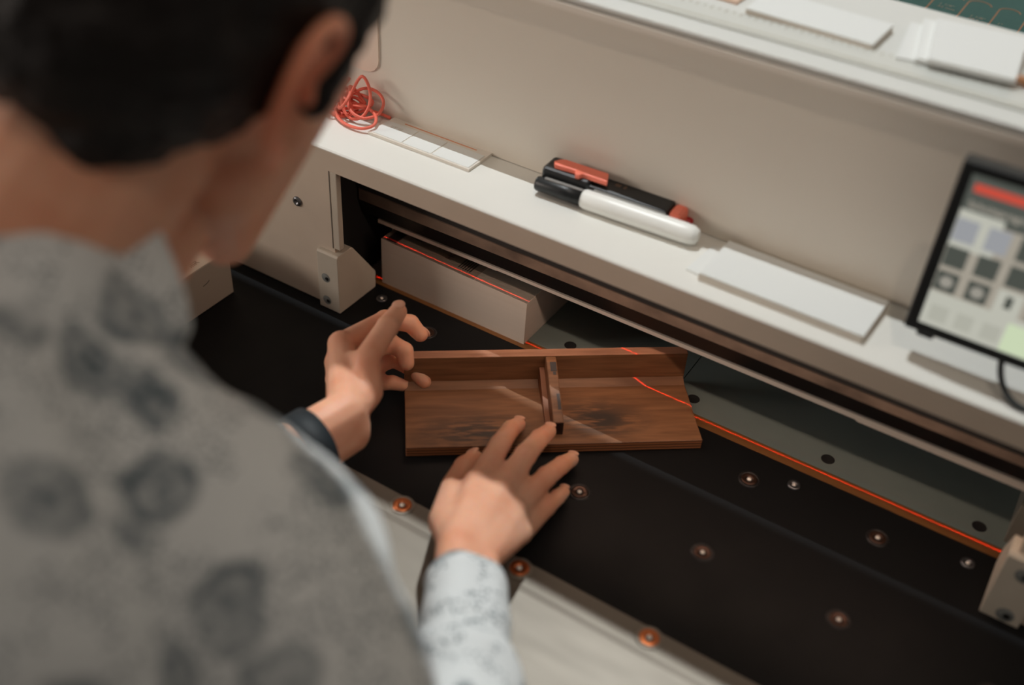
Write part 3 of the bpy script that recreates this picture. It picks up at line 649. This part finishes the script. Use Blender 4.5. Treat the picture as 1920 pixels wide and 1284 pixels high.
def hand(bm, W, H, R, side, elbow, wr=.0120, wo=.0082):
    fd = (W-elbow).normalized()
    ac = (H['pinky'][0]-H['index'][0]).normalized()
    ac = (ac-fd*ac.dot(fd)).normalized()
    w1, w2 = W-ac*wo, W+ac*wo
    for f in ('index', 'middle', 'ring', 'pinky'):
        chain(bm, H[f], R[f])
        k = H[f][1]; 
        for j in (1, 2): ellip(bm, H[f][j], (V(1, 0, 0), V(0, 1, 0), V(0, 0, 1)), [R[f][j]*1.06]*3, 16)
    # palm: hulls between neighbouring knuckles and the wrist
    o = ['index', 'middle', 'ring', 'pinky']
    for i, (a, c) in enumerate(zip(o, o[1:])):
        wa = w1.lerp(w2, i/3); wb = w1.lerp(w2, (i+1)/3)
        hull(bm, [(H[a][0], R[a][0]), (H[c][0], R[c][0]), (wa, wr), (wb, wr*.95)])
    for i, f in enumerate(o):                                  # knuckle heads and webs
        d = (H[f][1]-H[f][0]).normalized()
        ellip(bm, H[f][0]+V(0, 0, .0008), (V(1, 0, 0), V(0, 1, 0), V(0, 0, 1)), [R[f][0]*1.08]*3, 16)
    for a, c in zip(o, o[1:]):
        ma, mc = H[a][0].lerp(H[a][1], .50), H[c][0].lerp(H[c][1], .50)
        hull(bm, [(H[a][0], R[a][0]*.9), (H[c][0], R[c][0]*.9), (ma, R[a][1]*.45), (mc, R[c][1]*.45)])
    # thumb with its ball and web
    chain(bm, H['thumb'], R['thumb']); ellip(bm, H['thumb'][2], (V(1, 0, 0), V(0, 1, 0), V(0, 0, 1)), [R['thumb'][2]*1.05]*3, 16)
    hull(bm, [(H['thumb'][0], R['thumb'][0]), (W.lerp(w1, .8), wr*.9), (H['index'][0].lerp(W, .45), .011)])
    hull(bm, [(H['thumb'][0], R['thumb'][0]*.8), (H['thumb'][1], R['thumb'][1]*.75), (H['index'][0].lerp(W, .25), .0085)])
    # wrist and forearm
    hull(bm, [(w1, wr), (w2, wr*.95), (W-fd*.045-ac*wo, wr*1.03), (W-fd*.045+ac*wo, wr*1.03)])
    hull(bm, [(W-fd*.045-ac*wo, wr*1.03), (W-fd*.045+ac*wo, wr*1.03), (W.lerp(elbow, .7)-ac*.008, .018), (W.lerp(elbow, .7)+ac*.008, .018)])
    hull(bm, [(W.lerp(elbow, .7)-ac*.008, .018), (W.lerp(elbow, .7)+ac*.008, .018), (elbow, .024)])
    ellip(bm, W-fd*.010+ac*(wo+.0045)+V(0, 0, .0065), (V(1, 0, 0), V(0, 1, 0), V(0, 0, 1)), [.0072]*3, 16)
def nail(H, R, up, parent, name='fingernail', s=1.0):
    a, c = H[-2], H[-1]; d = (c-a).normalized(); u = (up-d*up.dot(d)).normalized(); x = d.cross(u); r = R[-1]
    bm = bmesh.new(); ellip(bm, c+d*(r*.15)+u*(r*.80), (x, d, u), (r*.70*s, r*.85*s, r*.24), 16)
    return link(name, bm, nail_m, parent, True)

RE = V(.400, -.420, .095); LE = V(.080, -.370, .060)
RS = V(.237, -.337, .188); LS = V(-.055, -.337, .195)
# --- head frame
HS = .90
HE = V(.1855, -.2306, .3487)                                   # right ear canal
hF = V(-.05, .941, -.338).normalized(); hU = V(.20, .329, .933); hU = (hU-hF*hU.dot(hF)).normalized(); hR = hF.cross(hU)
H0 = HE - hR*.073*HS
def hp(f, r, u): return H0 + (hF*f + hR*r + hU*u)
hax = (hF, hR, hU)
def shrink(b_):
    for v in b_.verts: v.co = H0 + (v.co-H0)*HS
bm = bmesh.new()
hull(bm, [(hp(-.030, 0, -.050), .055), (hp(-.03, 0, -.03), .055)], 3)
ellip(bm, hp(-.005, 0, .035), hax, (.098, .076, .095), 48)
ellip(bm, hp(.030, 0, .000), hax, (.064, .066, .090), 40)
hull(bm, [(hp(.016, .046, -.070), .017), (hp(.016, -.046, -.070), .017), (hp(.074, .014, -.130), .016), (hp(.074, -.014, -.130), .016), (hp(.066, .036, -.010), .022), (hp(.066, -.036, -.010), .022)], 3)
hull(bm, [(hp(.080, .018, .030), .020), (hp(.080, -.018, .030), .020), (hp(.070, .036, .050), .020), (hp(.070, -.036, .050), .020)])
hull(bm, [(hp(.096, 0, .022), .008), (hp(.116, 0, -.022), .010), (hp(.100, .012, -.030), .007), (hp(.100, -.012, -.030), .007)])
hull(bm, [(hp(.094, .018, -.064), .007), (hp(.094, -.018, -.064), .007)]); hull(bm, [(hp(.093, .015, -.076), .008), (hp(.093, -.015, -.076), .008)])
def ear(s):
    o = hp(-.002, .071*s, 0)
    def q(f, u, r): return o + hF*f + hU*u + hR*(r*s)
    rim = [q(.012, .004, .002), q(.016, .018, .006), q(.010, .031, .011), q(-.004, .036, .015), q(-.018, .029, .018), q(-.023, .012, .018), q(-.020, -.006, .014), q(-.014, -.026, .010), q(-.007, -.038, .007)]
    rp_ = catmull(rim, 3); chain(bm, rp_, [.0044]*len(rp_))
    hull(bm, [(q(-.006, -.038, .007), .0066), (q(.001, -.032, .004), .0058)])
    for a, c in ((q(-.018, .012, .013), q(-.012, -.016, .007)), (q(-.014, .026, .013), q(-.018, .010, .013)), (q(-.002, .030, .011), q(-.014, .026, .012))): hull(bm, [(a, .0030), (c, .0030), (o+hF*(-.004)+hU*.004-hR*(.002*s), .004)])
    chain(bm, [q(.004, .020, .009), q(-.010, .016, .012), q(-.013, .000, .011), q(-.006, -.012, .008)], [.0028, .0032, .0032, .0028])
    hull(bm, [(q(.011, -.006, .005), .0042), (q(.010, .000, .004), .0042)])
ear(1); ear(-1)
# eyes and lids
for s in (1, -1): ellip(bm, hp(.083, .031*s, .004), hax, (.013, .015, .011), 20)
shrink(bm)
hand(bm, RW, rh, rr, 1, RE); hand(bm, LW, lh, lr, -1, LE, .0140, .0095)
chain(bm, [RE, RS], [.030, .044]); chain(bm, [LE, LS], [.030, .044])
# trunk under the shirt, joining the arms and the neck; legs below
NB = V(.090, -.345, .250)
hull(bm, [(RS, .046), (LS, .046), (V(.085, -.40, .20), .070), (V(.085, -.35, .19), .055)], 3)
hull(bm, [(V(.02, -.43, .17), .08), (V(.15, -.43, .17), .08), (V(.02, -.70, -.02), .09), (V(.15, -.70, -.02), .09)], 3)
hull(bm, [(RS, .042), (NB, .050), (LS, .042)], 3)
hull(bm, [(NB, .052), (H0+(hp(-.030, 0, -.050)-H0)*HS, .050)], 3)
hull(bm, [(NB+V(0, .03, -.03), .045), (H0+(hp(.020, 0, -.075)-H0)*HS, .036)], 3)
HIP = [V(.015, -.72, -.05), V(.155, -.72, -.05)]; KNEE = [V(.0, -.66, -.46), V(.170, -.66, -.46)]; ANK = [V(-.01, -.72, -.85), V(.180, -.72, -.85)]
for h_, k_, a_ in zip(HIP, KNEE, ANK): chain(bm, [h_, k_, a_], [.075, .046, .032]); hull(bm, [(a_+V(0, -.01, -.035), .03), (a_+V(0, .13, -.045), .022)])
body = fuse('body', bm, .0016, 5, skin, pe)
for f in ('index', 'middle', 'ring', 'pinky'): nail(rh[f], rr[f], V(0, -.25, 1), body)
nail(rh['thumb'], rr['thumb'], V(-.5, -.2, 1), body); nail(lh['thumb'], lr['thumb'], V(.1, -.5, 1), body)
nail(lh['index'], lr['index'], V(-.3, .8, .4), body)

# --- hair: short black hair, cropped at the nape, sideburns in front of the ears
hair_m = mat('black_hair', (24, 20, 19), .55, spec=.3)
N, L, b = nt(hair_m); tc = N.new('ShaderNodeTexCoord'); n1 = N.new('ShaderNodeTexNoise'); n1.inputs['Scale'].default_value = 240; L.new(tc.outputs['Object'], n1.inputs['Vector'])
bp = N.new('ShaderNodeBump'); bp.inputs['Strength'].default_value = .6; bp.inputs['Distance'].default_value = .002; L.new(n1.outputs[0], bp.inputs['Height']); L.new(bp.outputs[0], b.inputs['Normal'])
bm = bmesh.new()
ellip(bm, hp(-.010, 0, .050), hax, (.106, .084, .092), 48)
ellip(bm, hp(-.034, 0, .015), hax, (.084, .080, .075), 40)
hull(bm, [(hp(-.055, .028, -.030), .030), (hp(-.055, -.028, -.030), .030), (hp(-.060, 0, -.055), .022), (hp(-.045, .046, .010), .026), (hp(-.045, -.046, .010), .026)], 3)
hull(bm, [(hp(.060, .040, .095), .030), (hp(.060, -.040, .095), .030), (hp(.020, .040, .115), .034), (hp(.020, -.040, .115), .034)], 3)
for s in (1, -1):
    hull(bm, [(hp(.030, .066*s, .040), .016), (hp(.048, .058*s, .040), .016), (hp(.030, .067*s, .000), .0110), (hp(.027, .068*s, -.014), .0070)])
    hull(bm, [(hp(.030, .062*s, .050), .020), (hp(.062, .048*s, .065), .022)])
shrink(bm)
fuse('hair', bm, .003, 3, hair_m, pe, lambda p: .0022*noise.noise(p*140)+.002*noise.noise(p*55))

# --- shirt: pale cotton with blue-grey paisley drops and dots
shirt_m = mat('paisley_shirt', (196, 198, 194), .85, spec=.2)
N, L, b = nt(shirt_m)
tc = N.new('ShaderNodeTexCoord')
def vor(scale, rnd=1.0, warp=.0, stretch=(1, 1, 1)):
    v = N.new('ShaderNodeTexVoronoi'); v.inputs['Scale'].default_value = scale; v.inputs['Randomness'].default_value = rnd
    mp = N.new('ShaderNodeMapping'); mp.inputs['Scale'].default_value = stretch
    if warp:
        nn = N.new('ShaderNodeTexNoise'); nn.inputs['Scale'].default_value = scale*1.5; L.new(tc.outputs['Object'], nn.inputs['Vector'])
        ad = N.new('ShaderNodeVectorMath'); ad.operation = 'MULTIPLY_ADD'; ad.inputs[1].default_value = (warp, warp, warp); L.new(nn.outputs[1], ad.inputs[0]); L.new(tc.outputs['Object'], ad.inputs[2]); L.new(ad.outputs[0], mp.inputs[0])
    else: L.new(tc.outputs['Object'], mp.inputs[0])
    L.new(mp.outputs[0], v.inputs['Vector']); return v
def ramp(src, stops):
    r = N.new('ShaderNodeValToRGB'); e = r.color_ramp.elements
    while len(e) < len(stops): e.new(.5)
    for k, (p, c) in enumerate(stops): e[k].position = p; e[k].color = (c, c, c, 1)
    L.new(src, r.inputs[0]); return r.outputs[0]
v1 = vor(27, 1.0, .020, (1, 1, .8)); d0 = ramp(v1.outputs['Distance'], [(.0, .85), (.12, 1.0), (.18, .60), (.25, .65), (.30, 1.0), (.38, .65), (.44, 0)])
n3 = N.new('ShaderNodeTexNoise'); n3.inputs['Scale'].default_value = 190; n3.inputs['Detail'].default_value = 3; L.new(tc.outputs['Object'], n3.inputs['Vector']); lace = ramp(n3.outputs[0], [(.36, .55), (.58, 1)])
md = N.new('ShaderNodeMath'); md.operation = 'MULTIPLY'; L.new(d0, md.inputs[0]); L.new(lace, md.inputs[1])
n4 = N.new('ShaderNodeTexNoise'); n4.inputs['Scale'].default_value = 17; L.new(tc.outputs['Object'], n4.inputs['Vector']); some = ramp(n4.outputs[0], [(.40, .70), (.56, 1)])
md2 = N.new('ShaderNodeMath'); md2.operation = 'MULTIPLY'; L.new(md.outputs[0], md2.inputs[0]); L.new(some, md2.inputs[1]); drops = md2.outputs[0]
v2 = vor(330, .9); dots = ramp(v2.outputs['Distance'], [(.0, .75), (.30, .75), (.44, 0)])
nm = N.new('ShaderNodeTexNoise'); nm.inputs['Scale'].default_value = 42; L.new(tc.outputs['Object'], nm.inputs['Vector']); zone = ramp(nm.outputs[0], [(.47, 0), (.52, 1)])
m1 = N.new('ShaderNodeMath'); m1.operation = 'MULTIPLY'; L.new(dots, m1.inputs[0]); L.new(zone, m1.inputs[1])
m2 = N.new('ShaderNodeMath'); m2.operation = 'MAXIMUM'; L.new(m1.outputs[0], m2.inputs[0]); L.new(drops, m2.inputs[1])
mx = N.new('ShaderNodeMix'); mx.data_type = 'RGBA'; L.new(m2.outputs[0], mx.inputs[0]); mx.inputs[6].default_value = (*lin((206, 211, 212)), 1); mx.inputs[7].default_value = (*lin((34, 62, 76)), 1)
L.new(mx.outputs[2], b.inputs['Base Color'])
bm = bmesh.new()
SR = .058
def both(pts):
    hull(bm, pts, 3); hull(bm, [(V(.18-c.x, c.y, c.z), r) for c, r in pts], 3)
nape = (V(.088, -.336, .284), .046)
both([(V(.237, -.337, .188), SR), (V(.193, -.338, .212), .048), (V(.14, -.40, .19), .085)])
both([(V(.193, -.338, .212), .048), (V(.148, -.336, .243), .042), (V(.14, -.40, .20), .085)])
both([(V(.148, -.336, .243), .042), (V(.122, -.330, .270), .046), nape, (V(.12, -.40, .22), .085)])
hull(bm, [(RS, SR), (V(.32, -.380, .140), .050), (RE, .044)], 3); hull(bm, [(LS, SR), (LE, .046)], 3)
hull(bm, [(V(.01, -.44, .185), .108), (V(.17, -.44, .185), .108), (V(.01, -.72, -.03), .105), (V(.16, -.72, -.03), .105)], 3)
hull(bm, [nape, (V(.01, -.44, .185), .108), (V(.17, -.44, .185), .108)], 3)
# sleeves and cuffs
def sleeve(E, W, H, start, r0, r1):
    d = (W-E).normalized(); cuff = W - d*start
    ac = (H['pinky'][0]-H['index'][0]).normalized(); ac = (ac-d*ac.dot(d)).normalized()
    hull(bm, [(E, .044), (E.lerp(cuff, .5), .034), (cuff-d*.055-ac*.006, r0), (cuff-d*.055+ac*.006, r0)], 3)
    hull(bm, [(cuff-d*.055-ac*.006, r0), (cuff-d*.055+ac*.006, r0), (cuff-d*.004-ac*.0065, r1), (cuff-d*.004+ac*.0065, r1)], 3)
    return cuff, d
cR, dR = sleeve(RE, RW, rh, .022, .0215, .0172)
cL, dL = sleeve(LE, LW, lh, .052, .0225, .0195)
def wr_(p):
    n_ = noise.noise(p*26)*.0035 + noise.noise(p*60)*.0012
    t = (RW-p).dot(dR)
    q = (p-(RW-dR*t)).length
    if q < .06 and .03 < t < .20: n_ = .0030*math.sin(t*150+2.2*noise.noise(p*18)*3)*min(1, (t-.05)/.03 if t > .05 else 0) + noise.noise(p*60)*.0008
    return n_
shirt = fuse('shirt', bm, .0032, 6, shirt_m, pe, wr_)
# collar band folded round the neck
ring_ = [V(.090, -.298, .324), V(.112, -.289, .319), V(.139, -.282, .306), V(.161, -.286, .283), V(.172, -.292, .261), V(.145, -.275, .236), V(.110, -.262, .226)]
ring_ = ring_ + [V(.18-p.x, p.y, p.z) for p in reversed(ring_[1:])]
lp = catmull(ring_, 5, True); cc = sum(lp, V(0, 0, 0))/len(lp); nn_ = V(0, .90, .42).normalized()
bm = bmesh.new(); rows = []
for out, up_ in ((-.0030, -.030), (-.0030, -.004), (-.0005, .0010), (.0035, -.0015), (.0075, -.020), (.0110, -.036), (.0085, -.038), (.002, -.030)):
    row = []
    for k, p in enumerate(lp):
        rd = (p-cc); rd = (rd-nn_*rd.dot(nn_)).normalized(); row.append(bm.verts.new(p + rd*out + nn_*up_))
    rows.append(row)
n_ = len(lp)
for A, B in zip(rows, rows[1:]):
    for k in range(n_): bm.faces.new((A[k], A[(k+1) % n_], B[(k+1) % n_], B[k]))
bmesh.ops.recalc_face_normals(bm, faces=bm.faces[:])
link('collar', bm, shirt_m, pe, True)
# dark trousers and shoes
bm = bmesh.new()
hull(bm, [(HIP[0]+V(0, -.01, .02), .100), (HIP[1]+V(0, -.01, .02), .100)], 3)
for h_, k_, a_ in zip(HIP, KNEE, ANK): chain(bm, [h_, k_, a_+V(0, 0, .01)], [.088, .060, .048])
fuse('trousers', bm, .006, 4, mat('trousers_dark', (38, 42, 50), .8), pe)
for a_ in ANK:
    bm = bmesh.new(); hull(bm, [(a_+V(0, -.02, -.026), .040), (a_+V(0, .14, -.036), .030), (a_+V(0, .05, -.030), .040)], 3); link('shoe', bm, mat('shoe_dark', (30, 28, 28), .5), pe, True)
# watch on the left wrist
bm = bmesh.new(); dl = (LW-LE).normalized(); wc = LW - dl*.036
Mw = axis_matrix(wc, dl); prof = [(.0232, -.0085), (.0243, -.0080), (.0243, .0080), (.0232, .0085), (.0226, 0), (.0232, -.0085)]
add_lathe(bm, prof, 48, Mw); bmesh.ops.recalc_face_normals(bm, faces=bm.faces[:])
wt = link('watch_band', bm, mat('watch_black', (20, 31, 37), .65), pe, True)
